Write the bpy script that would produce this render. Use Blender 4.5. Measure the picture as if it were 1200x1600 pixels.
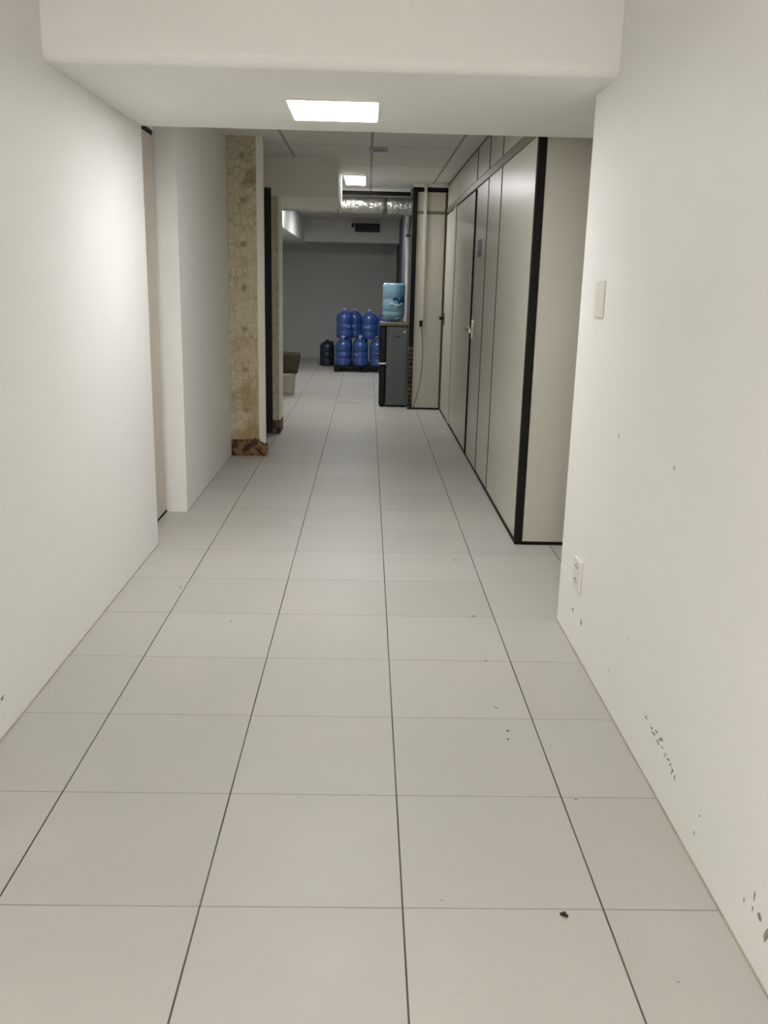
import bpy, bmesh, math, random
from mathutils import Matrix, Vector, noise

# ------------------------------------------------------------ camera, world, exposure
for o in list(bpy.data.objects):
    bpy.data.objects.remove(o)
SC = bpy.context.scene
COL = SC.collection

def cam_axes(pitch, yaw, roll):
    cy, sy, cp, sp, cr, sr = (math.cos(yaw), math.sin(yaw), math.cos(pitch), math.sin(pitch), math.cos(roll), math.sin(roll))
    fwd = Vector((sy*cp, cy*cp, -sp)); right = Vector((cy, -sy, 0)); down = fwd.cross(right)
    return cr*right + sr*down, -sr*right + cr*down, fwd

cam_data = bpy.data.cameras.new('camera')
cam = bpy.data.objects.new('camera', cam_data); COL.objects.link(cam)
R_, D_, F_ = cam_axes(0.251351, 0.0230586, -0.0236764)
m = Matrix.Identity(4)
for i in range(3):
    m[i][0] = R_[i]; m[i][1] = -D_[i]; m[i][2] = -F_[i]
m[2][3] = 1.4973
cam.matrix_world = m
cam_data.sensor_fit = 'VERTICAL'; cam_data.sensor_height = 36; cam_data.sensor_width = 27
cam_data.lens = 1393.66/1600*36
cam_data.clip_start = 0.02; cam_data.clip_end = 100
SC.camera = cam

w = bpy.data.worlds.new('world'); SC.world = w; w.use_nodes = True
w.node_tree.nodes['Background'].inputs[0].default_value = (0.02, 0.02, 0.02, 1)
w.node_tree.nodes['Background'].inputs[1].default_value = 0.0
SC.view_settings.view_transform = 'Standard'; SC.view_settings.look = 'None'
SC.view_settings.gamma = 1; SC.view_settings.use_curve_mapping = False
SC.view_settings.exposure = 0.5

LAMP_TINT = (1.0, 1.0, 1.01)
E_FRONT = 32.0      # ceiling panel on the low soffit
E_NEAR = 205.0       # unseen panel added on the higher ceiling behind the viewer
E_MID = 30.0         # panel beyond the soffit box
E_STORE = 11.0       # panel in the storage room

# ------------------------------------------------------------ materials
def srgb(r, g, b):
    f = lambda c: (c/255/12.92) if c/255 <= .04045 else ((c/255+.055)/1.055)**2.4
    return (f(r), f(g), f(b), 1)

class NT:
    def __init__(s, name):
        s.m = bpy.data.materials.new(name); s.m.use_nodes = True
        s.t = s.m.node_tree; s.n = s.t.nodes; s.b = s.n['Principled BSDF']
    def node(s, typ, **kw):
        n = s.n.new(typ)
        for k, v in kw.items():
            if k.startswith('i'): n.inputs[int(k[1:])].default_value = v
            else: setattr(n, k, v)
        return n
    def link(s, a, b): s.t.links.new(a, b)
    def math(s, op, a, b=None, c=None, clamp=False):
        n = s.n.new('ShaderNodeMath'); n.operation = op; n.use_clamp = clamp
        for i, v in enumerate((a, b, c)):
            if v is None: continue
            if isinstance(v, (int, float)): n.inputs[i].default_value = v
            else: s.link(v, n.inputs[i])
        return n.outputs[0]
    def mix(s, f, a, b):
        n = s.n.new('ShaderNodeMix'); n.data_type = 'RGBA'
        for sock, v in ((n.inputs[0], f), (n.inputs[6], a), (n.inputs[7], b)):
            if isinstance(v, (int, float, tuple)): sock.default_value = v
            else: s.link(v, sock)
        return n.outputs[2]
    def pos(s):
        g = s.n.new('ShaderNodeNewGeometry'); x = s.n.new('ShaderNodeSeparateXYZ')
        s.link(g.outputs['Position'], x.inputs[0]); return g.outputs['Position'], x.outputs
    def noise(s, vec, scale, detail=3, rough=.5):
        n = s.n.new('ShaderNodeTexNoise'); n.inputs['Scale'].default_value = scale
        n.inputs['Detail'].default_value = detail; n.inputs['Roughness'].default_value = rough
        if vec is not None: s.link(vec, n.inputs['Vector'])
        return n.outputs[0]
    def bump(s, h, strength, dist):
        n = s.n.new('ShaderNodeBump'); n.inputs['Strength'].default_value = strength; n.inputs['Distance'].default_value = dist
        s.link(h, n.inputs['Height']); s.link(n.outputs[0], s.b.inputs['Normal'])
    def ramp(s, v, lo, hi):
        n = s.n.new('ShaderNodeMapRange'); n.interpolation_type = 'SMOOTHSTEP'
        n.inputs[1].default_value = lo; n.inputs[2].default_value = hi
        s.link(v, n.inputs[0]); return n.outputs[0]

def plain(name, col, rough=.5, metal=0, vary=.06, nscale=8, bump=0, spec=.5, trans=0, bscale=60):
    t = NT(name); p, _ = t.pos()
    n = t.noise(p, nscale, 3)
    c2 = tuple(c*(1-vary*2) for c in col[:3]) + (1,)
    t.link(t.mix(n, c2, tuple(min(1, c*(1+vary)) for c in col[:3]) + (1,)), t.b.inputs['Base Color'])
    t.b.inputs['Roughness'].default_value = rough; t.b.inputs['Metallic'].default_value = metal
    t.b.inputs['Specular IOR Level'].default_value = spec
    t.b.inputs['Transmission Weight'].default_value = trans
    if bump: t.bump(t.noise(p, bscale, 4), .4, bump)
    return t.m

M = {}
M['wall'] = plain('white_painted_plaster', (.865, .85, .81, 1), .55, vary=.015, nscale=1.6, bump=.0015, spec=.3, bscale=18)
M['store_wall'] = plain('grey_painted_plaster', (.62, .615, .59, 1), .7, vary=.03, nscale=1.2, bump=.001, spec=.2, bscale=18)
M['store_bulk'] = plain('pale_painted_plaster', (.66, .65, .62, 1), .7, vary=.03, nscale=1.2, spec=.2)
M['ceil'] = plain('white_ceiling_paint', (.90, .885, .84, 1), .8, vary=.01, nscale=2, spec=.2)
M['grey_plaster'] = plain('grey_plaster', (.80, .78, .70, 1), .7, vary=.04, nscale=3)
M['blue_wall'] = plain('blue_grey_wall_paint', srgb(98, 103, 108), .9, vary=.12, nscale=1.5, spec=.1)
M['caulk'] = plain('dirty_caulk', srgb(186, 174, 158), .7, vary=.16, nscale=12)
M['laminate'] = plain('grey_laminate', srgb(197, 193, 178), .315, vary=.012, nscale=2.5, spec=.7, bump=.0004, bscale=9)
M['laminate_dark'] = plain('grey_laminate_upper', srgb(196, 190, 176), .34, vary=.012, nscale=2.5)
M['white_lam'] = plain('pale_door_laminate', srgb(196, 192, 178), .4, vary=.02)
M['alu'] = plain('dull_grey_profile', srgb(122, 117, 102), .4, .3, vary=.05)
M['seam'] = plain('dark_seam', srgb(72, 66, 54), .5, vary=.1)
M['black'] = plain('black_profile', srgb(20, 18, 13), .6, vary=.1, spec=.2)
M['black_door'] = plain('black_door_paint', srgb(18, 17, 12), .6, vary=.15)
M['door'] = plain('beige_door_paint', srgb(205, 195, 180), .5, vary=.02)
M['plastic_white'] = plain('white_plastic', srgb(226, 222, 208), .35, vary=.02)
M['plate'] = plain('cream_plate_plastic', srgb(230, 227, 215), .4, vary=.02)
M['plastic_black'] = plain('black_plastic', srgb(13, 13, 13), .4, spec=.25, vary=.1)
M['cooler_grey'] = plain('grey_cooler_steel', srgb(84, 90, 88), .35, .15, vary=.06, nscale=5)
M['cooler_top'] = plain('tan_cooler_top', srgb(112, 104, 84), .5, vary=.06)
M['chrome'] = plain('brushed_metal', srgb(215, 212, 202), .28, 1, vary=.04)
M['conduit'] = plain('white_conduit', srgb(206, 202, 188), .4, vary=.02)
M['cable'] = plain('grey_cable', srgb(110, 105, 92), .5, vary=.05)
M['rust'] = None
M['bottle_blue'] = plain('blue_bottle_plastic', srgb(58, 88, 152), .22, vary=.1, nscale=14, spec=.6, trans=.12)
M['bottle_pale'] = plain('light_blue_bottle_plastic', srgb(146, 190, 208), .2, vary=.05, nscale=10, spec=.6, trans=.3)
M['cap'] = plain('pale_blue_cap', srgb(150, 170, 215), .35, vary=.05)
M['label_pale'] = plain('pale_bottle_label', srgb(96, 128, 184), .5, vary=.3, nscale=30)
M['label_blue'] = plain('dark_blue_print', srgb(28, 72, 132), .5, vary=.25, nscale=40)
M['label_white'] = plain('white_print', srgb(170, 200, 208), .5, vary=.1, nscale=40)
M['navy'] = plain('navy_bottle_plastic', srgb(28, 35, 58), .4, vary=.1, nscale=10, spec=.6)
M['sack'] = plain('brown_sacking', srgb(80, 72, 54), .9, vary=.35, nscale=28, bump=.01, bscale=30)
M['bucket'] = plain('dusty_white_bucket', srgb(196, 188, 172), .5, vary=.06, nscale=9)
M['sign'] = plain('blue_grey_sign', srgb(92, 100, 118), .4, vary=.05)
M['sign_dark'] = plain('dark_sign_print', srgb(52, 55, 66), .4, vary=.05)
M['sensor'] = plain('grey_sensor_plastic', srgb(172, 171, 176), .5, vary=.03)
M['scuff'] = plain('grey_scuff', srgb(152, 147, 134), .8, vary=.25, nscale=120)
M['scuff_light'] = plain('faint_grey_scuff', srgb(200, 196, 184), .8, vary=.12, nscale=90)
M['dirt'] = plain('dark_dirt', srgb(48, 40, 28), .9, vary=.3, nscale=200)
M['grime'] = plain('floor_grime', srgb(180, 174, 160), .5, vary=.12, nscale=14)

def mat_floor():
    t = NT('white_floor_tiles'); p, (x, y, z) = t.pos()
    def grid(c, off, wid):
        f = t.math('FRACT', t.math('DIVIDE', t.math('SUBTRACT', c, off), .5))
        d = t.math('MULTIPLY', t.math('MINIMUM', f, t.math('SUBTRACT', 1.0, f)), .5)
        e = t.math('SUBTRACT', 1.0, t.ramp(d, wid*.35, wid*.75), clamp=True)
        ix = t.math('FLOOR', t.math('DIVIDE', t.math('SUBTRACT', c, off), .5))
        return e, ix
    gx, ix = grid(x, -0.887-10, .0042)
    gy, iy = grid(y, 1.8934-10, .004)
    n1 = t.noise(p, 1.7, 3); n2 = t.noise(p, 30, 3)
    # strong dark joints along the corridor, fainter ones across
    sx = t.math('MULTIPLY', gx, t.math('ADD', .55, t.math('MULTIPLY', n1, .75), clamp=True))
    sy = t.math('MULTIPLY', gy, t.math('ADD', .25, t.math('MULTIPLY', n1, .8), clamp=True))
    wn = t.node('ShaderNodeTexWhiteNoise', noise_dimensions='2D')
    cv = t.node('ShaderNodeCombineXYZ'); t.link(ix, cv.inputs[0]); t.link(iy, cv.inputs[1]); t.link(cv.outputs[0], wn.inputs[0])
    base = t.mix(wn.outputs[0], (.475, .457, .414, 1), (.515, .496, .452, 1))
    base = t.mix(t.ramp(n1, .45, .75), base, (.515, .487, .445, 1))
    base = t.mix(t.math('MULTIPLY', t.ramp(n2, .62, .8), .25), base, (.41, .38, .33, 1))
    # joint colours mixed over the tile base
    c = t.mix(t.math('MULTIPLY', sy, .75), base, (.17, .155, .125, 1))
    c = t.mix(sx, c, (.075, .068, .05, 1))
    t.link(c, t.b.inputs['Base Color'])
    g = t.math('MAXIMUM', gx, gy)
    rn = t.math('ADD', .36, t.math('MULTIPLY', t.noise(p, 5, 3), .15))
    t.link(t.math('ADD', rn, t.math('MULTIPLY', g, .4)), t.b.inputs['Roughness'])
    t.b.inputs['Specular IOR Level'].default_value = .2
    h = t.math('SUBTRACT', t.math('MULTIPLY', t.noise(p, 3, 2), .6), g)
    t.bump(h, .35, .0015)
    return t.m
M['floor'] = mat_floor()

def mat_ceiling_tiles():
    t = NT('suspended_ceiling_panels'); p, (x, y, z) = t.pos()
    def line(c, vals, wd):
        out = None
        for v in vals:
            e = t.math('SUBTRACT', 1.0, t.ramp(t.math('ABSOLUTE', t.math('SUBTRACT', c, v)), wd*.6, wd), clamp=True)
            out = e if out is None else t.math('MAXIMUM', out, e)
        return out
    lx = line(x, (-.71, .012, .735), .013)
    ly = line(y, (5.6, 6.8, 8.1, 9.4, 10.75), .011)
    n = t.noise(p, 2.2, 3)
    b = t.mix(n, (.80, .79, .75, 1), (.85, .84, .80, 1))
    b = t.mix(t.math('MULTIPLY', ly, .45), b, (.13, .12, .09, 1))
    b = t.mix(t.math('MULTIPLY', lx, .6), b, (.12, .11, .085, 1))
    t.link(b, t.b.inputs['Base Color']); t.b.inputs['Roughness'].default_value = .7
    t.bump(t.math('SUBTRACT', 0.0, t.math('MAXIMUM', lx, ly)), .5, .004)
    return t.m
M['ceil_tiles'] = mat_ceiling_tiles()

def mat_pillar():
    t = NT('patterned_pillar_tiles'); p, (x, y, z) = t.pos()
    mp = t.node('ShaderNodeMapping'); mp.inputs['Scale'].default_value = (1, 1, .62); t.link(p, mp.inputs[0])
    v = t.node('ShaderNodeTexVoronoi', feature='DISTANCE_TO_EDGE'); v.inputs['Scale'].default_value = 19
    v.inputs['Randomness'].default_value = .55
    t.link(mp.outputs[0], v.inputs['Vector'])
    edge = t.math('SUBTRACT', 1.0, t.ramp(v.outputs[0], .0, .13), clamp=True)
    n = t.noise(p, 3.2, 4); nf = t.noise(p, 40, 4)
    base = t.mix(nf, srgb(176, 164, 134), srgb(214, 203, 174))
    c = t.mix(t.math('MULTIPLY', t.math('MULTIPLY', edge, t.ramp(t.noise(p, 9, 3), .35, .6)), .5), base, srgb(140, 126, 94))
    # dark dots at the corners of the 19 x 35 cm pattern
    fx = t.math('SUBTRACT', t.math('FRACT', t.math('DIVIDE', t.math('ADD', x, 10+.06), .186)), .5)
    fz = t.math('SUBTRACT', t.math('FRACT', t.math('DIVIDE', t.math('ADD', z, 10+.12), .345)), .5)
    d = t.math('SQRT', t.math('ADD', t.math('POWER', t.math('MULTIPLY', fx, .186), 2), t.math('POWER', t.math('MULTIPLY', fz, .345), 2)))
    dot = t.math('SUBTRACT', 1.0, t.ramp(d, .012, .035), clamp=True)
    c = t.mix(t.math('MULTIPLY', dot, .6), c, srgb(112, 104, 84))
    # rusty stain, strongest just above the broken foot
    st = t.math('MULTIPLY', t.ramp(n, .42, .68), t.math('SUBTRACT', 1.0, t.ramp(z, .2, 1.7), clamp=True))
    c = t.mix(t.math('MULTIPLY', st, .75), c, srgb(150, 116, 66))
    st2 = t.math('MULTIPLY', t.ramp(t.noise(p, 6, 4), .5, .75), t.ramp(z, 1.2, 2.4))
    c = t.mix(t.math('MULTIPLY', st2, .6), c, srgb(112, 92, 56))
    t.link(c, t.b.inputs['Base Color']); t.b.inputs['Roughness'].default_value = .6
    t.bump(t.math('SUBTRACT', nf, edge), .5, .004)
    return t.m
M['pillar'] = mat_pillar()

def mat_rust(name, a, b, scale, stripe):
    t = NT(name); p, (x, y, z) = t.pos()
    n = t.noise(p, scale, 5, .65)
    f = t.ramp(n, .45, .6)
    if stripe:
        s = t.math('SINE', t.math('ADD', t.math('MULTIPLY', z, 115), t.math('MULTIPLY', t.noise(p, 25, 2), 9)))
        f = t.math('MULTIPLY', t.ramp(s, -.1, .6), t.ramp(n, .38, .5))
    t.link(t.mix(f, a, b), t.b.inputs['Base Color']); t.b.inputs['Roughness'].default_value = .8
    t.bump(n, .6, .01)
    return t.m
M['rust'] = mat_rust('rusty_chipped_paint', srgb(40, 32, 24), srgb(120, 96, 72), 22, True)
M['broken'] = mat_rust('broken_brown_render', srgb(70, 44, 26), srgb(134, 104, 72), 14, False)

def mat_foil():
    t = NT('crinkled_foil'); p, (x, y, z) = t.pos()
    t.b.inputs['Metallic'].default_value = .85; t.b.inputs['Roughness'].default_value = .38
    t.b.inputs['Base Color'].default_value = (.50, .49, .44, 1)
    t.bump(t.noise(p, 13, 4, .6), .8, .02)
    return t.m
M['foil'] = mat_foil()

def emit(name, strength, tint=LAMP_TINT):
    mm = bpy.data.materials.new(name); mm.use_nodes = True; nt = mm.node_tree
    nt.nodes.clear(); e = nt.nodes.new('ShaderNodeEmission'); o = nt.nodes.new('ShaderNodeOutputMaterial')
    e.inputs[0].default_value = tint + (1,); e.inputs[1].default_value = strength
    nt.links.new(e.outputs[0], o.inputs[0]); return mm

# ------------------------------------------------------------ mesh helpers
def bx(bm, x0, x1, y0, y1, z0, z1, bev=0):
    vs = [bm.verts.new((x, y, z)) for x in (x0, x1) for y in (y0, y1) for z in (z0, z1)]
    fs = [(0, 1, 3, 2), (4, 6, 7, 5), (0, 4, 5, 1), (2, 3, 7, 6), (0, 2, 6, 4), (1, 5, 7, 3)]
    fc = [bm.faces.new([vs[i] for i in f]) for f in fs]
    if bev:
        es = list({e for f in fc for e in f.edges})
        bmesh.ops.bevel(bm, geom=es, offset=bev, segments=2, affect='EDGES', profile=.5)
    return bm
def box(*a, bev=0): return bx(bmesh.new(), *a, bev=bev)
def lathe(bm, prof, cx=0, cy=0, seg=28):
    rings = []
    for r, z in prof:
        rings.append([bm.verts.new((cx+r*math.cos(2*math.pi*k/seg), cy+r*math.sin(2*math.pi*k/seg), z)) for k in range(seg)])
    for a, b in zip(rings, rings[1:]):
        for k in range(seg): bm.faces.new((a[k], a[(k+1) % seg], b[(k+1) % seg], b[k]))
    bm.faces.new(list(reversed(rings[0]))); bm.faces.new(rings[-1])
    return bm
def tube(bm, pts, r, seg=12, rads=None):
    pts = [Vector(p) for p in pts]; rings = []
    up = None
    for i, p in enumerate(pts):
        d = (pts[min(i+1, len(pts)-1)] - pts[max(i-1, 0)]).normalized()
        if up is None: up = Vector((0, 0, 1)) if abs(d.z) < .9 else Vector((0, 1, 0))
        a = d.cross(up).normalized(); b = a.cross(d).normalized(); up = b
        rr = rads[i] if rads else r
        rings.append([bm.verts.new(p + rr*(math.cos(2*math.pi*k/seg)*a + math.sin(2*math.pi*k/seg)*b)) for k in range(seg)])
    for a, b in zip(rings, rings[1:]):
        for k in range(seg): bm.faces.new((a[k], a[(k+1) % seg], b[(k+1) % seg], b[k]))
    bm.faces.new(list(reversed(rings[0]))); bm.faces.new(rings[-1])
    return bm
def obj(name, bm, mat, parent=None, smooth=False):
    bmesh.ops.recalc_face_normals(bm, faces=bm.faces)
    me = bpy.data.meshes.new(name); bm.to_mesh(me); bm.free()
    if smooth:
        for p in me.polygons: p.use_smooth = True
    me.materials.append(M[mat] if isinstance(mat, str) else mat)
    o = bpy.data.objects.new(name, me); COL.objects.link(o)
    if parent is not None:
        o.parent = parent
        # geometry is written in world space: shift it so that it sits right under its parent
        q = parent; off = Vector((0, 0, 0))
        while q is not None: off += q.location; q = q.parent
        o.matrix_parent_inverse = Matrix.Identity(4)
        me.transform(Matrix.Translation(-off))
    return o
def thing(name, label, cat, loc, group=None):
    o = bpy.data.objects.new(name, None); COL.objects.link(o); o.location = loc
    o.empty_display_size = .1
    o['label'] = label; o['category'] = cat
    if group: o['group'] = group
    return o
def tag(o, label, cat, group=None):
    o['label'] = label; o['category'] = cat
    if group: o['group'] = group
    return o
def struct(name, bm, mat, label=None):
    o = obj(name, bm, mat); o['kind'] = 'structure'
    if label: o['label'] = label; o['category'] = name.split('_')[0]
    return o
def flat_blob(bm, plane, c, u, v, th, seed, lift=.0006, ang=0):
    """small irregular flake lying on a wall (plane 'x' facing -x / 'X' facing +x) or on the floor ('z')"""
    rnd = random.Random(seed); n = 11; top = []; bot = []
    for k in range(n):
        a = 2*math.pi*k/n; rr = rnd.uniform(.6, 1.1)
        p, q = u*rr*math.cos(a), v*rr*math.sin(a)
        p, q = p*math.cos(ang)-q*math.sin(ang), p*math.sin(ang)+q*math.cos(ang)
        for L, l in ((top, lift+th), (bot, lift*.0)):
            if plane == 'x': L.append(bm.verts.new((c[0]-l, c[1]+p, c[2]+q)))
            elif plane == 'X': L.append(bm.verts.new((c[0]+l, c[1]+p, c[2]+q)))
            else: L.append(bm.verts.new((c[0]+p, c[1]+q, c[2]+l)))
    bm.faces.new(top); bm.faces.new(list(reversed(bot)))
    for k in range(n): bm.faces.new((top[k], bot[k], bot[(k+1) % n], top[(k+1) % n]))
    return bm

# ------------------------------------------------------------ setting
H1 = 2.62      # suspended ceiling
HS = 2.25      # low soffit
HN = 2.80      # ceiling above the viewer
struct('floor', box(-2.6, 3.1, -4.1, 18.3, -.1, 0), 'floor', 'white square tiled corridor floor with dark joints')
wl = struct('wall_left', box(-1.46, -1.19, -4.0, 4.99, 0, HN), 'wall', 'white painted wall on the left, nearest the viewer')
wr = struct('wall_right', box(.905, 1.03, -4.0, 3.88, 0, HN), 'wall', 'white painted wall on the right with scuffs near its foot')
struct('wall_front', box(-1.46, 1.03, -4.1, -4.0, 0, HN), 'wall', 'white wall behind the viewer')
struct('wall_left_rear', box(-1.46, -1.17, 5.745, 7.73, 0, H1), 'wall', 'white wall between the beige door and the tiled pillar')
struct('wall_left_lintel', box(-1.46, -1.30, 4.99, 5.745, 2.345, H1), 'wall', 'strip of wall above the beige door')
b = box(-1.19, .905, 3.55, 4.95, HS, HN); bx(b, .905, 3.0, 3.88, 4.95, HS, HN)
bmesh.ops.bevel(b, geom=[e for e in b.edges if all(abs(v.co.y-3.55) < 1e-4 and abs(v.co.z-HS) < 1e-4 for v in e.verts)], offset=.05, segments=8, affect='EDGES', profile=.5)
struct('trim_1', b, 'ceil', 'white lowered ceiling soffit carrying the large square light')
struct('ceiling_front', box(-1.19, .905, -4.0, 3.55, HN, HN+.1), 'ceil', 'higher white ceiling above the viewer')
b = box(-1.46, 3.0, 4.95, 11.5, H1, H1+.1); bx(b, -1.85, -1.46, 7.7, 9.25, H1, H1+.1)
struct('ceiling_middle', b, 'ceil_tiles', 'grey panelled suspended ceiling beyond the soffit')
struct('wall_side', box(1.03, 3.0, 3.76, 3.88, 0, HS), 'wall', 'wall of the side opening on the right')
struct('wall_side_end', box(3.0, 3.1, 3.76, 5.15, 0, H1), 'wall', 'end wall of the side opening')
struct('wall_niche', box(-1.85, -1.75, 7.75, 8.92, 0, H1), 'grey_plaster', 'inner wall of the dark niche behind the pillar')
b = box(-2.5, -.932, 8.98, 9.25, 0, H1); bx(b, -1.85, -.932, 8.92, 8.98, 2.345, H1); bx(b, -1.85, -1.62, 8.92, 8.98, 0, 2.345)
struct('wall_left_store', b, 'grey_plaster', 'grey wall around the black door behind the tiled pillar')
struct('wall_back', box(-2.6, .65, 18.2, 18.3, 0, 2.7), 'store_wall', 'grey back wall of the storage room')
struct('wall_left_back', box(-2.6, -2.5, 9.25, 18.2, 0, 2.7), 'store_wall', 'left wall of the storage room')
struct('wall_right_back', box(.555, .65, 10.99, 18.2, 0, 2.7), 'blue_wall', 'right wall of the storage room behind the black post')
b = box(-2.5, .555, 11.58, 18.2, 2.6, 2.7); bx(b, -2.5, -1.46, 9.25, 11.58, 2.6, 2.7)
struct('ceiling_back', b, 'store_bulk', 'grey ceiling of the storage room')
b = box(-2.5, -1.18, 11.7, 18.2, 2.2, 2.6); struct('trim_2', b, 'wall', 'white soffit along the left of the storage room')
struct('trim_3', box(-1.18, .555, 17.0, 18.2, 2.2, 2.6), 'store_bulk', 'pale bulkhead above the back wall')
b = box(-.932, -.30, 8.92, 10.22, 2.27, H1); bx(b, -1.46, -.932, 9.25, 10.22, 2.27, H1)
struct('trim_4', b, 'grey_plaster', 'grey boxed soffit hanging from the ceiling beyond the pillar')
struct('trim_6', box(-1.46, .50, 11.5, 11.58, 2.578, 2.72), 'ceil_tiles', 'edge strip of the suspended ceiling')
struct('trim_5', box(-1.46, .50, 11.5, 11.58, 2.535, 2.577), 'black', 'dark angle closing the suspended ceiling above the duct')
# second pillar below the soffit box
t = thing('narrow_pillar', 'narrow stained pillar end right of the black door, under the boxed soffit', 'pillar', (-.895, 9.1, 0))
obj('shaft', box(-.932, -.868, 8.92, 9.25, .14, 2.27), 'pillar', t)
obj('edge_trim', box(-.868, -.858, 8.92, 9.25, .14, 2.27), 'grey_plaster', t)['label'] = 'plain light edge strip'
obj('foot', box(-.932, -.860, 8.922, 9.25, 0, .14), 'broken', t)['label'] = 'broken brown foot'
# thin dirty joint between walls and floor
struct('baseboard_left', box(-1.19, -1.186, -4.0, 4.99, 0, .005), 'caulk')
struct('baseboard_right', box(.901, .905, -4.0, 3.88, 0, .005), 'caulk')
struct('baseboard_rear', box(-1.17, -1.166, 5.745, 7.72, 0, .005), 'caulk')

# doors --------------------------------------------------
d1 = struct('door_1', box(-1.345, -1.305, 4.995, 5.722, .016, 2.315), 'door', 'beige flush door set back in the left wall')
obj('door_frame', bx(bx(box(-1.42, -1.36, 4.992, 5.743, 0, 2.344), -1.36, -1.31, 5.724, 5.743, 0, 2.335), -1.34, -1.30, 4.995, 5.72, 2.32, 2.338), 'black', d1)['label'] = 'black strips standing for the shade in the gap around the door'  # black pieces put the shade of the door gap into the colour
obj('foot_gap_shade', box(-1.345, -1.303, 4.995, 5.743, 0, .012), 'black', d1)  # black strip in place of the shade in the gap under the leaf
d2 = struct('door_2', box(-1.618, -.934, 8.935, 8.975, .005, 2.335), 'black_door', 'black door leaf behind the tiled pillar')
obj('door_handle', tube(bmesh.new(), [(-1.5, 8.934, 1.05), (-1.5, 8.90, 1.05), (-1.40, 8.90, 1.05)], .009), 'chrome', d2)

# tiled pillar -------------------------------------------
t = thing('tiled_pillar', 'beige patterned tile pillar with a broken brown foot beside the rear left wall', 'pillar', (-1.3, 7.85, 0))
obj('tile_face', box(-1.75, -.928, 7.733, 7.79, .145, H1), 'pillar', t)
obj('edge_trim', box(-.928, -.872, 7.733, 7.79, .10, H1), 'grey_plaster', t)['label'] = 'plain white corner strip'
bm = bmesh.new(); bx(bm, -1.75, -.869, 7.742, 7.79, 0, .10)
rnd = random.Random(4)
for i in range(16):      # jagged remains of render around the foot
    x = -1.16 + i*.0185
    bx(bm, x, x+.021, 7.722+rnd.uniform(0, .012), 7.785, rnd.uniform(0, .02), .11+rnd.uniform(0, .05), bev=.003)
obj('foot', bm, 'broken', t)['label'] = 'broken brown render foot'

# ------------------------------------------------------------ partition
PX = .905
t = thing('office_partition', 'grey laminate office partition with black posts along the right side', 'partition', (PX, 8.0, 0))
def panel(y0, y1, z0, z1, mat='laminate', dx=0, name='panel'):
    return obj(name, box(PX+.004+dx, PX+.036, y0, y1, z0, z1), mat, t)
panel(5.148, 6.49, .022, 2.29); panel(6.505, 7.19, .022, 2.29)
panel(8.02, 9.70, .022, 2.28)
for y0, y1 in ((5.148, 6.49), (6.505, 7.19), (7.205, 7.975), (8.01, 9.70), (9.715, 10.90)):
    panel(y0, y1, 2.36, H1-.012, 'laminate_dark')
for y, wd, m_ in ((6.4975, .015, 'seam'), (7.1975, .018, 'seam')):
    obj('seam_strip', box(PX, PX+.034, y-wd/2, y+wd/2, .02, H1-.005), m_, t)
obj('post', box(PX-.004, PX+.04, 5.102, 5.146, 0, H1-.002, bev=.004), 'black', t)
obj('post', box(PX-.006, PX+.04, 7.975, 8.012, 0, 2.28, bev=.003), 'black', t)
obj('post', box(PX, PX+.04, 7.980, 8.005, 2.36, H1-.002), 'seam', t)
obj('rail', box(PX-.002, PX+.036, 5.148, 10.90, 2.292, 2.355, bev=.006), 'alu', t)
obj('top_rail', box(PX, PX+.04, 5.148, 10.90, H1-.014, H1-.001), 'seam', t)
obj('base_strip', box(PX-.002, PX+.036, 5.148, 7.19, 0, .018), 'black', t)
obj('base_strip', box(PX-.002, PX+.036, 8.014, 9.70, 0, .018), 'black', t)
obj('base_strip', box(PX-.002, PX+.036, 7.205, 7.97, 0, .011), 'black', t)
obj('base_strip', box(PX-.004, PX+.036, 9.71, 10.90, 0, .012), 'black', t)
# return facing the viewer
obj('panel', box(.948, 2.98, 5.108, 5.14, .02, 2.36), 'laminate', t)
obj('panel', box(.948, 2.98, 5.108, 5.14, 2.36, H1-.005), 'laminate_dark', t)
obj('base_strip', box(.948, 2.98, 5.104, 5.144, 0, .018), 'black', t)
# end panel facing the viewer beside the cooler
obj('panel', box(.561, .885, 10.95, 10.985, .02, 2.285), 'laminate', t)
obj('panel', box(.561, .885, 10.95, 10.985, 2.32, 2.53), 'laminate_dark', t)
obj('rail', box(.561, .885, 10.943, 10.985, 2.285, 2.32), 'alu', t)
obj('top_rail', box(.561, .90, 10.935, 10.985, 2.53, 2.58), 'black', t)
obj('base_strip', box(.561, .90, 10.943, 10.985, 0, .018), 'black', t)
obj('post', box(.885, .91, 10.925, 10.985, .018, 2.53), 'seam', t)
obj('closing_strip', box(.505, .94, 10.95, 10.985, 2.581, H1), 'ceil', t)
t2 = thing('black_post', 'tall black metal post with a rusty chipped lower end beside the water cooler', 'post', (.532, 10.95, 0))
obj('shaft', box(.505, .559, 10.925, 10.985, .75, 2.58), 'black', t2)
lo = bmesh.new(); bx(lo, .505, .559, 10.925, 10.985, 0, .75)
rnd = random.Random(7)
for i in range(26):
    z = .02+i*.0275
    bx(lo, .510+rnd.uniform(0, .008), .537+rnd.uniform(0, .012), 10.915, 10.926, z, z+.014+rnd.uniform(0, .006), bev=.002)
obj('rusted_section', lo, 'rust', t2)['label'] = 'rusty chipped lower end'

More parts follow.
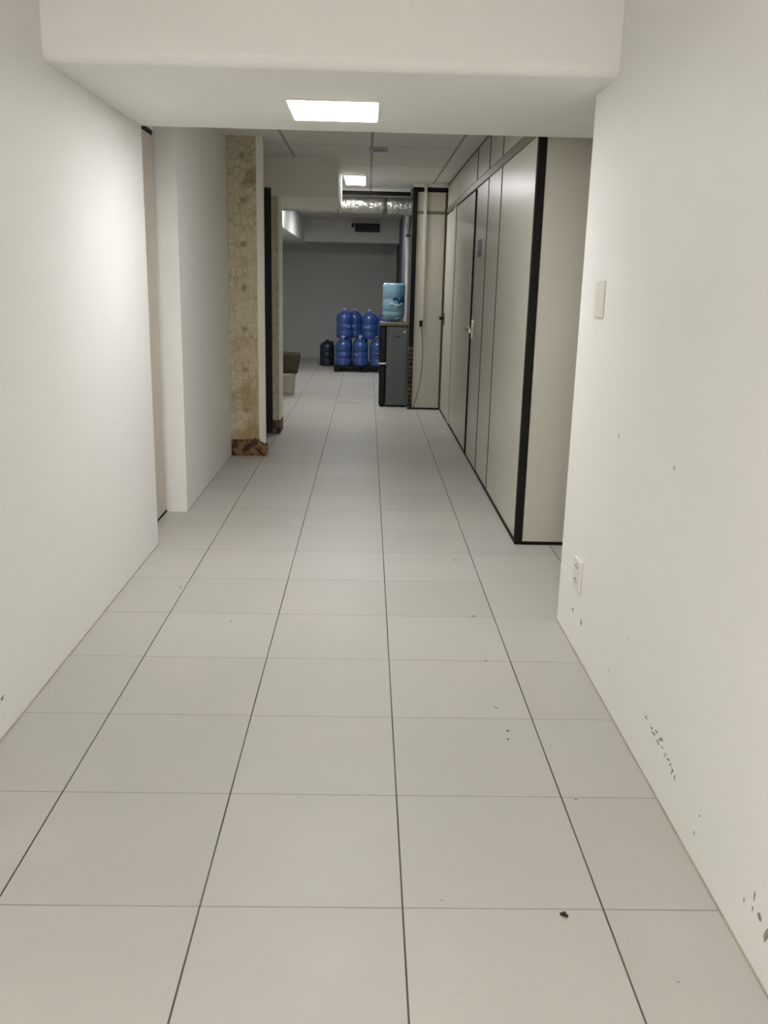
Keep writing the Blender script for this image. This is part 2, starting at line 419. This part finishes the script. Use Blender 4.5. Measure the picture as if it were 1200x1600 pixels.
# partition doors
d3 = struct('door_3', box(PX+.006, PX+.038, 7.208, 7.97, .012, 2.288), 'laminate', 'grey laminate door with sign in the partition')
h = obj('door_handle', bx(box(PX-.004, PX+.006, 7.86, 7.92, 1.04, 1.21, bev=.002), PX-.054, PX-.036, 7.62, 7.92, 1.106, 1.146, bev=.004), 'chrome', d3)
obj('handle_stem', tube(bmesh.new(), [(PX-.004, 7.89, 1.127), (PX-.042, 7.89, 1.127)], .010), 'chrome', h, True)
s = obj('door_sign', box(PX+.002, PX+.006, 7.50, 7.72, 1.72, 1.86, bev=.001), 'sign', d3)
obj('sign_print', bx(box(PX+.0008, PX+.002, 7.57, 7.66, 1.735, 1.77), PX+.0008, PX+.002, 7.57, 7.66, 1.80, 1.845), 'sign_dark', s)
d4 = struct('door_4', box(PX+.004, PX+.036, 10.08, 10.865, .013, 2.275), 'white_lam', 'pale door at the far end of the partition')
obj('door_frame', bx(bx(box(PX-.003, PX+.036, 9.73, 10.0, .013, 2.285), PX+.002, PX+.036, 10.01, 10.07, .013, 2.28), PX, PX+.036, 10.868, 10.90, .013, 2.28), 'white_lam', d4)['label'] = 'pale door frame'
h = obj('door_handle', bx(box(PX-.002, PX+.004, 10.78, 10.84, 1.03, 1.17), PX-.055, PX-.035, 10.70, 10.83, 1.09, 1.125, bev=.004), 'plastic_black', d4)
h['label'] = 'black lever handle'
obj('handle_stem', tube(bmesh.new(), [(PX-.002, 10.81, 1.108), (PX-.045, 10.81, 1.108)], .012), 'plastic_black', h, True)

# conduit and cable on the end panel
t = thing('wall_conduit', 'slim white cable conduit running down the grey end panel to a black switch', 'conduit', (.652, 10.93, 1.07))
obj('channel', box(.634, .668, 10.918, 10.942, 1.08, 2.62, bev=.003), 'conduit', t)
g = obj('switch_box', box(.622, .660, 10.905, 10.949, 1.0, 1.07, bev=.004), 'plastic_black', t); g['label'] = 'small black switch at the lower end'
pts = []
for k in range(25):
    u = k/24; pts.append((.652+.028*math.sin(u*math.pi*1.05)-.07*u**3, 10.930, 1.0-.985*u))
obj('cord', tube(bmesh.new(), pts, .004, 6), 'cable', t, True)['label'] = 'thin grey cord hanging down to the floor'

# white pipe in the storage room
t = thing('wall_pipe', 'white vertical pipe with an elbow behind the water cooler', 'pipe', (.52, 12.4, 0))
obj('pipe', tube(bmesh.new(), [(.52, 12.4, .002), (.52, 12.4, 2.30)], .024, 16), 'conduit', t, True)
obj('elbow', tube(bmesh.new(), [(.52, 12.4, 2.20), (.52, 12.4, 2.33), (.515, 12.36, 2.38), (.50, 12.28, 2.40)], .033, 16), 'conduit', t, True)
obj('bracket', box(.49, .552, 12.37, 12.43, 2.10, 2.13), 'seam', t)

# ------------------------------------------------------------ lights (visible fittings, plus unseen panels added for brightness)
def ceiling_light(name, label, x0, x1, y0, y1, z, th, strength, lip=.003):
    t = thing(name, label, 'ceiling light', ((x0+x1)/2, (y0+y1)/2, z))
    obj('frame', bx(bx(bx(box(x0, x1, y0, y0+.008, z-th, z), x0, x1, y1-.008, y1, z-th, z), x0, x0+.008, y0+.008, y1-.008, z-th, z), x1-.008, x1, y0+.008, y1-.008, z-th, z), 'plastic_white', t)
    obj('diffuser', box(x0+.008, x1-.008, y0+.008, y1-.008, z-th-lip, z-.001), emit('lit_diffuser_'+name, strength), t)['label'] = 'glowing white diffuser'
    return t
ceiling_light('ceiling_light', 'large square white light panel glowing on the lowered soffit', -.37, .035, 4.14, 4.62, HS, .005, E_FRONT, lip=.002)
ceiling_light('ceiling_light', 'unseen light panel added on the higher ceiling behind the viewer', -.35, .05, -2.2, -1.8, HN, .02, E_NEAR)  # out of view, added to brighten the near walls and soffit
ceiling_light('ceiling_light', 'smaller white light panel glowing beside the grey boxed soffit', -.285, -.045, 10.25, 11.15, H1, .012, E_MID)
ceiling_light('ceiling_light', 'light panel of the storage room hidden behind the duct', -1.12, -.92, 11.95, 12.95, 2.6, .02, E_STORE)

ceiling_light('ceiling_light', 'unseen light panel added in the storage room, nearer the bottles and behind the duct', -.5, -.1, 14.1, 14.5, 2.6, .02, E_STORE*4.0)  # extra panel out of view, added to brighten the back wall

ceiling_light('ceiling_light', 'added light panel on the suspended ceiling hidden right behind the lowered soffit', -.2, .2, 5.5, 5.9, H1, .01, 7.0)  # unseen lamp added to lift the middle of the corridor

# sensor on the suspended ceiling
t = thing('ceiling_sensor', 'small flat grey sensor on the suspended ceiling beyond the soffit', 'sensor', (.07, 8.28, H1))
obj('base', box(-.01, .15, 8.16, 8.40, H1-.008, H1-.0005, bev=.003), 'sensor', t)
obj('dome', lathe(bmesh.new(), [(.045, H1-.008), (.042, H1-.016), (.025, H1-.021), (.004, H1-.023)], .07, 8.28, 20), 'sensor', t, True)

# foil duct --------------------------------------------------
t = thing('foil_duct', 'silver foil air duct crossing under the ceiling above the water cooler', 'duct', (0, 11.70, 2.42))
bm = bmesh.new(); prof = []
N = 90; seg = 32; rings = []
for i in range(N+1):
    x = -1.40 + i*(1.935/N)
    rr = .100 + .0012*math.sin(i*2.2) - (.012 if abs(x-.20) < .02 else 0)
    ring = []
    for k in range(seg):
        a = 2*math.pi*k/seg
        q = Vector((x*9, math.cos(a)*1.5, math.sin(a)*1.5)); r2 = rr + .007*noise.noise(q) + .004*noise.noise(q*3)
        ring.append(bm.verts.new((x, 11.70+r2*math.cos(a), 2.432-.022*(x+.4)*.4+r2*math.sin(a))))
    rings.append(ring)
for a, b_ in zip(rings, rings[1:]):
    for k in range(seg): bm.faces.new((a[k], a[(k+1) % seg], b_[(k+1) % seg], b_[k]))
bm.faces.new(rings[0]); bm.faces.new(list(reversed(rings[-1])))
obj('sleeve', bm, 'foil', t)
def ringband(x, r, wd):
    bm = bmesh.new(); a_ = []
    n = 30
    for (xx, rr) in ((x-wd/2, r), (x+wd/2, r), (x+wd/2, r-.012), (x-wd/2, r-.012)):
        a_.append([bm.verts.new((xx, 11.70+rr*math.cos(2*math.pi*k/n), 2.425+rr*math.sin(2*math.pi*k/n))) for k in range(n)])
    for i in range(4):
        for k in range(n): bm.faces.new((a_[i][k], a_[i][(k+1) % n], a_[(i+1) % 4][(k+1) % n], a_[(i+1) % 4][k]))
    return bm
obj('clamp_band', ringband(.20, .103, .016), 'seam', t)['label'] = 'dark clamp band around the duct'
obj('strap', tube(bmesh.new(), [(-.40, 11.59, 2.40), (-.385, 11.585, 2.34), (-.37, 11.60, 2.31)], .010, 8), 'seam', t)

# air grille on the bulkhead
t = thing('air_grille', 'black louvred air grille on the pale bulkhead at the far end', 'grille', (-.03, 16.95, 2.46))
fr = bmesh.new()
bx(fr, -.26, .19, 16.93, 16.998, 2.385, 2.41); bx(fr, -.26, .19, 16.93, 16.998, 2.505, 2.53)
bx(fr, -.26, -.235, 16.93, 16.998, 2.41, 2.505); bx(fr, .165, .19, 16.93, 16.998, 2.41, 2.505)
bx(fr, -.235, .165, 16.985, 16.998, 2.41, 2.505)
obj('frame', fr, 'plastic_black', t)
lv = bmesh.new()
for k in range(4): bx(lv, -.235, .165, 16.945, 16.98, 2.42+k*.023, 2.428+k*.023)
obj('louvres', lv, 'plastic_black', t)
obj('junction_box', box(-.32, -.275, 16.95, 16.998, 2.46, 2.53, bev=.006), 'plastic_black', t)['label'] = 'small black box left of the grille'

# ------------------------------------------------------------ water cooler
t = thing('water_cooler', 'tall grey water cooler with a black front at the end of the partition', 'water cooler', (.33, 11.26, 0))
body = obj('body', box(.235, .505, 11.10, 11.42, .02, .985, bev=.012), 'cooler_grey', t)
obj('top', box(.150, .505, 11.095, 11.425, .987, 1.035, bev=.014), 'cooler_top', t)['label'] = 'tan top cover'
fb = box(.150, .234, 11.10, 11.42, .545, .985, bev=.018)
f1 = obj('upper_front', fb, 'plastic_black', t); f1['label'] = 'glossy black upper front'
f2 = obj('lower_front', box(.155, .234, 11.10, 11.42, .02, .525, bev=.018), 'plastic_black', t)
obj('trim_strip', box(.147, .236, 11.098, 11.422, .527, .543), 'chrome', t)
for yy in (11.19, 11.33):
    obj('tap', tube(bmesh.new(), [(.149, yy, .84), (.115, yy, .84), (.105, yy, .825), (.105, yy, .80)], .012, 10), 'cooler_grey', f1, True)
obj('drip_tray', box(.095, .150, 11.16, 11.36, .62, .64, bev=.004), 'plastic_black', f1)
for x, y in ((.19, 11.14), (.19, 11.38), (.46, 11.14), (.46, 11.38)):
    obj('foot', lathe(bmesh.new(), [(.016, 0), (.016, .02)], x, y, 12), 'plastic_black', t)
lg = bmesh.new()      # blurred dark maker's mark and its pale sticker
for i in range(5):
    bx(lg, .325+i*.021, .340+i*.021, 11.0975, 11.1005, .845+.010*abs(i-2), .875+.006*math.sin(i*2))
obj('mark', lg, 'plastic_black', body)
obj('sticker', box(.445, .468, 11.0975, 11.1005, .915, .935), 'plastic_white', body)
# inverted bottle on the cooler
bc = (.318, 11.26)
t = thing('water_bottle', 'light blue water bottle upside down on top of the water cooler', 'water bottle', (bc[0], bc[1], 1.036))
prof = [(.030, 1.037), (.032, 1.05), (.085, 1.062), (.122, 1.085), (.136, 1.115), (.138, 1.15), (.132, 1.158), (.138, 1.168), (.138, 1.30), (.133, 1.308), (.138, 1.318), (.138, 1.47), (.132, 1.488), (.118, 1.497), (.06, 1.494), (.01, 1.490)]
ob = obj('shell', lathe(bmesh.new(), prof, bc[0], bc[1], 36), 'bottle_pale', t, True)
def curved_patch(cx, cy, r, a0, a1, zf0, zf1, n=16, th=.0012):
    bm = bmesh.new(); L = []
    for k in range(n+1):
        a = a0+(a1-a0)*k/n; u = k/n
        for rr in (r, r+th):
            for z in (zf0(u), zf1(u)): L.append(bm.verts.new((cx+rr*math.cos(a), cy+rr*math.sin(a), z)))
    for k in range(n):
        q = L[4*k:4*k+8]
        bm.faces.new((q[2], q[6], q[7], q[3])); bm.faces.new((q[0], q[1], q[5], q[4]))
        bm.faces.new((q[1], q[3], q[7], q[5])); bm.faces.new((q[0], q[4], q[6], q[2]))
    bm.faces.new(L[0:1]+L[1:2]+L[3:4]+L[2:3]); bm.faces.new([L[-4], L[-2], L[-1], L[-3]])
    return bm
rad = math.radians
obj('label_print', curved_patch(*bc, .1385, rad(-95), rad(-28), lambda u: 1.285+.02*math.sin(u*9)-.03*u, lambda u: 1.330+.012*math.sin(u*11)+.01*u), 'label_blue', t, True)['label'] = 'dark blue printed wave on the bottle'
obj('label_print', curved_patch(*bc, .1385, rad(-110), rad(-45), lambda u: 1.225+.01*math.sin(u*8), lambda u: 1.255+.012*math.sin(u*7+1)), 'label_white', t, True)

# ------------------------------------------------------------ pallet and blue bottles
t = thing('pallet', 'low black pallet on the storage room floor under the blue bottles', 'pallet', (-.02, 15.95, 0))
for k in range(7):
    obj('deck_board', box(-.56, .50, 15.42+k*.155, 15.42+k*.155+.125, .085, .10), 'plastic_black', t)
for x in (-.56, -.08, .40):
    obj('runner', box(x, x+.10, 15.43, 16.46, 0, .085), 'plastic_black', t)

def make_bottle(label, loc, mat='bottle_blue', group='blue water bottles stacked in the storage room'):
    t = thing('water_bottle', label, 'water bottle', loc, group)
    x, y, z = loc
    prof = [(.118, z), (.130, z+.008), (.134, z+.03), (.134, z+.12), (.128, z+.128), (.134, z+.138), (.134, z+.235), (.128, z+.243),
            (.134, z+.253), (.134, z+.345), (.126, z+.375), (.098, z+.405), (.06, z+.43), (.036, z+.442), (.030, z+.45), (.030, z+.468)]
    sh = obj('shell', lathe(bmesh.new(), prof, x, y, 28), mat, t, True)
    obj('cap', lathe(bmesh.new(), [(.031, z+.468), (.034, z+.470), (.034, z+.495), (.030, z+.50)], x, y, 20), 'cap', t, True)
    obj('label_print', curved_patch(x, y, .1345, rad(-112), rad(-68), lambda u: z+.170+.012*math.sin(u*6), lambda u: z+.215+.01*math.sin(u*9)), 'label_pale', t, True)
    # moulded handle on the shoulder
    obj('grip', tube(bmesh.new(), [(x+.060, y-.03, z+.415), (x+.070, y-.03, z+.440), (x+.098, y-.03, z+.438), (x+.112, y-.03, z+.385)], .011, 8), mat, t, True)
    return t
def dup(src, loc, label, group=None):
    r = src.copy(); COL.objects.link(r); r.location = loc; r['label'] = label
    if group: r['group'] = group
    for ch in list(src.children):
        c = ch.copy(); COL.objects.link(c); c.parent = r
        for g in ch.children:
            d = g.copy(); COL.objects.link(d); d.parent = c
    return r
b0 = make_bottle('blue water bottle at the front left corner of the pallet, bottom layer', (-.41, 15.56, .10))
spots = [
 ((-.115, 15.56, .10), 'blue water bottle second from left in the front bottom row'),
 ((.18, 15.56, .10), 'blue water bottle in the front bottom row beside the water cooler'),
 ((-.40, 15.90, .10), 'blue water bottle in the middle bottom row behind the front left one'),
 ((-.115, 15.90, .10), 'blue water bottle in the middle bottom row behind the second front one'),
 ((.18, 15.90, .10), 'blue water bottle in the middle bottom row on the right'),
 ((-.40, 15.73, .562), 'blue water bottle topmost on the left of the stack'),
 ((-.225, 16.07, .548), 'darkly shaded blue water bottle of the top layer, set back between the two front ones'),
 ((.035, 15.73, .548), 'blue water bottle in the top layer left of the cooler bottle'),
 ((.305, 15.73, .548), 'blue water bottle of the top layer partly hidden by the cooler bottle'),
 ((-.40, 16.24, .10), 'blue water bottle in the rear bottom row at the left'),
 ((-.115, 16.24, .10), 'blue water bottle in the middle of the rear bottom row'),
 ((-.73, 16.62, .001), 'dark navy water bottle on the floor left of the pallet'),
]
for loc, lab in spots:
    o = dup(b0, loc, lab)
    rz = random.Random(lab).uniform(-.7, .7); o.rotation_euler[2] = rz
    if 'navy' in lab:
        for ch in o.children:
            if ch.name.startswith('shell') or ch.name.startswith('grip') or ch.name.startswith('label'):
                ch.data = ch.data.copy(); ch.data.materials[0] = M['navy']

# ------------------------------------------------------------ bucket and sack by the narrow pillar
cx, cy = -1.085, 12.12
t = thing('bucket', 'dusty white bucket on the floor behind the narrow pillar', 'bucket', (cx, cy, 0))
obj('shell', lathe(bmesh.new(), [(.105, .001), (.112, .01), (.132, .27), (.140, .275), (.140, .295), (.130, .297), (.126, .28), (.10, .03), (.01, .025)], cx, cy, 32), 'bucket', t, True)
obj('smudge', curved_patch(cx, cy, .116, rad(-100), rad(-55), lambda u: .035+.01*math.sin(u*7), lambda u: .075+.02*math.sin(u*5)), 'caulk', t, True)['label'] = 'brown smudge near the foot'
bm = bmesh.new()
N = 24; L = []
for j, (f, z) in enumerate(((.80, .30), (.86, .36), (.95, .44), (1.05, .52), (1.07, .555), (1.0, .565), (.9, .545), (.75, .50))):
    ring = []
    for k in range(N):
        a = 2*math.pi*k/N
        c_, s_ = math.cos(a), math.sin(a); sq = max(abs(c_), abs(s_))**.65
        r = .145*f/sq*(1+.06*noise.noise(Vector((c_*3, s_*3, j*.9))))
        ring.append(bm.verts.new((cx+.045+r*c_, cy+r*s_, z+.015*noise.noise(Vector((c_*4, s_*4, j*1.7))))))
    L.append(ring)
for a, b_ in zip(L, L[1:]):
    for k in range(N): bm.faces.new((a[k], a[(k+1) % N], b_[(k+1) % N], b_[k]))
bm.faces.new(L[0]); bm.faces.new(L[-1])
tag(obj('sack', bm, 'sack', None, True), 'crumpled dark brown sack resting on the white bucket', 'sack')

# ------------------------------------------------------------ switch and outlet on the right wall
t = thing('wall_switch', 'cream wall plate at eye level near the end of the right wall', 'switch', (.905, 3.55, 1.455))
pl = obj('plate', box(.895, .9048, 3.49, 3.61, 1.385, 1.525, bev=.003), 'plate', t)
obj('rocker', box(.8925, .896, 3.525, 3.575, 1.415, 1.495, bev=.001), 'plate', pl)
t = thing('power_outlet', 'cream power outlet low on the right wall', 'outlet', (.905, 3.545, .335))
pl = obj('plate', box(.892, .9048, 3.485, 3.60, .27, .40, bev=.003), 'plate', t)
for z in (.305, .365):
    sk = bmesh.new()
    bx(sk, .8905, .8925, 3.525, 3.532, z-.004, z+.004); bx(sk, .8905, .8925, 3.555, 3.562, z-.004, z+.004); bx(sk, .8905, .8925, 3.540, 3.547, z+.008, z+.014)
    obj('socket', sk, 'seam', pl)

# ------------------------------------------------------------ scuffs and dirt
def marks(name, parent, plane, mat, lst):
    bm = bmesh.new()
    for i, (c, u, v, a) in enumerate(lst): flat_blob(bm, plane, c, u, v, .0003, i*7+len(lst), ang=a)
    return obj(name, bm, mat, parent)
rnd = random.Random(11)
L = []
for k in range(9): L.append(((.905, 2.50-k*.013+rnd.uniform(-.004, .004), .178+rnd.uniform(-.014, .012)), rnd.uniform(.006, .013), rnd.uniform(.003, .006), rnd.uniform(-.9, .4)))
for k in range(7): L.append(((.905, 2.37-k*.013, .163+rnd.uniform(-.014, .012)), rnd.uniform(.004, .009), rnd.uniform(.002, .004), rnd.uniform(-.9, .6)))
L += [((.905, 2.56, .182), .014, .0022, 0), ((.905, 2.56, .187), .003, .006, 0), ((.905, 2.30, .145), .004, .013, .3), ((.905, 2.276, .14), .004, .01, 0),
      ((.905, 3.443, .158), .014, .014, .6), ((.905, 3.597, .156), .010, .010, 0)]
marks('scuff_mark', wr, 'x', 'scuff', L)
L = [((.905, 1.735, .165), .003, .016, 0), ((.905, 1.735, .13), .003, .007, 0), ((.905, 1.70, .137), .010, .009, 0), ((.905, 1.66, .12), .009, .022, .3), ((.905, 1.78, .118), .002, .008, 0), ((.905, 2.078, .146), .004, .004, 0)]
marks('scuff_mark', wr, 'x', 'scuff', L)
L = [((.905, 3.139, .988), .008, .008, 0), ((.905, 2.543, .993), .010, .008, 0), ((.905, 3.0, .14), .008, .004, .5), ((.905, 2.1, .08), .006, .008, 0), ((.905, 2.82, .34), .005, .004, 0)]
marks('scuff_mark', wr, 'x', 'scuff_light', L)
marks('scuff_mark', wl, 'X', 'scuff', [((-1.19, 2.735, .133), .012, .009, .2), ((-1.19, 2.71, .126), .008, .006, .2)])
fl = bpy.data.objects['floor']
L = [((.512, 2.804, 0), .004, .006, 0), ((.505, 2.746, 0), .004, .006, 0)]
marks('dirt_spot', fl, 'z', 'dirt', L)
marks('dirt_spot', fl, 'z', 'scuff', [((.52, 3.903, 0), .014, .012, 0), ((.511, 3.394, 0), .007, .009, 0), ((.519, 4.775, 0), .007, .02, 0), ((-.592, 3.792, 0), .006, .01, 0),
      ((.496, 2.977, 0), .004, .014, .5), ((.72, 1.657, 0), .003, .004, 0), ((.655, 2.383, 0), .005, .004, 0), ((.212, 1.922, 0), .003, .003, 0), ((-.91, 4.239, 0), .008, .01, 0)])
bm = bmesh.new()
for i, (dx, dy, r) in enumerate(((0, 0, .0065), (-.006, .003, .004), (.006, -.004, .004))):
    bmesh.ops.create_icosphere(bm, subdivisions=2, radius=r, matrix=Matrix.Translation((.509+dx, 1.869+dy, r*.8)))
tag(obj('crumb', bm, 'dirt'), 'tiny dark crumb lying on a floor tile in the right foreground', 'debris')
# cracked, wet looking traces in front of the storage room
bm = bmesh.new()
def trace(pts, wd):
    P = [Vector((x, y, 0)) for x, y in pts]; Q = []
    for a, b_ in zip(P, P[1:]):
        for k in range(6):
            u = k/6; q = a.lerp(b_, u); q.x += .012*noise.noise(q*9); Q.append(q)
    Q.append(P[-1]); r = []
    for i, q in enumerate(Q):
        d = (Q[min(i+1, len(Q)-1)]-Q[max(i-1, 0)]).normalized(); n_ = Vector((-d.y, d.x, 0))*wd*(.6+.5*noise.noise(q*14))
        r.append((bm.verts.new(q+n_+Vector((0, 0, .0009))), bm.verts.new(q-n_+Vector((0, 0, .0009)))))
    for a, b_ in zip(r, r[1:]): bm.faces.new((a[0], a[1], b_[1], b_[0]))
trace([(-.30, 10.6), (-.37, 10.0), (-.33, 9.4), (-.36, 8.8), (-.30, 8.35), (-.22, 8.15), (.02, 8.05)], .007)
trace([(-.80, 8.75), (-.62, 8.45), (-.45, 8.2), (-.30, 8.12)], .007)
trace([(-.33, 9.5), (-.29, 9.0), (-.24, 8.4), (-.25, 8.1)], .004)
obj('dirty_trace', bm, 'grime', fl)
marks('floor_stain', fl, 'z', 'grime', [((-.23, 11.45, 0), .17, .10, -.3), ((-.38, 11.55, 0), .03, .14, 0)])
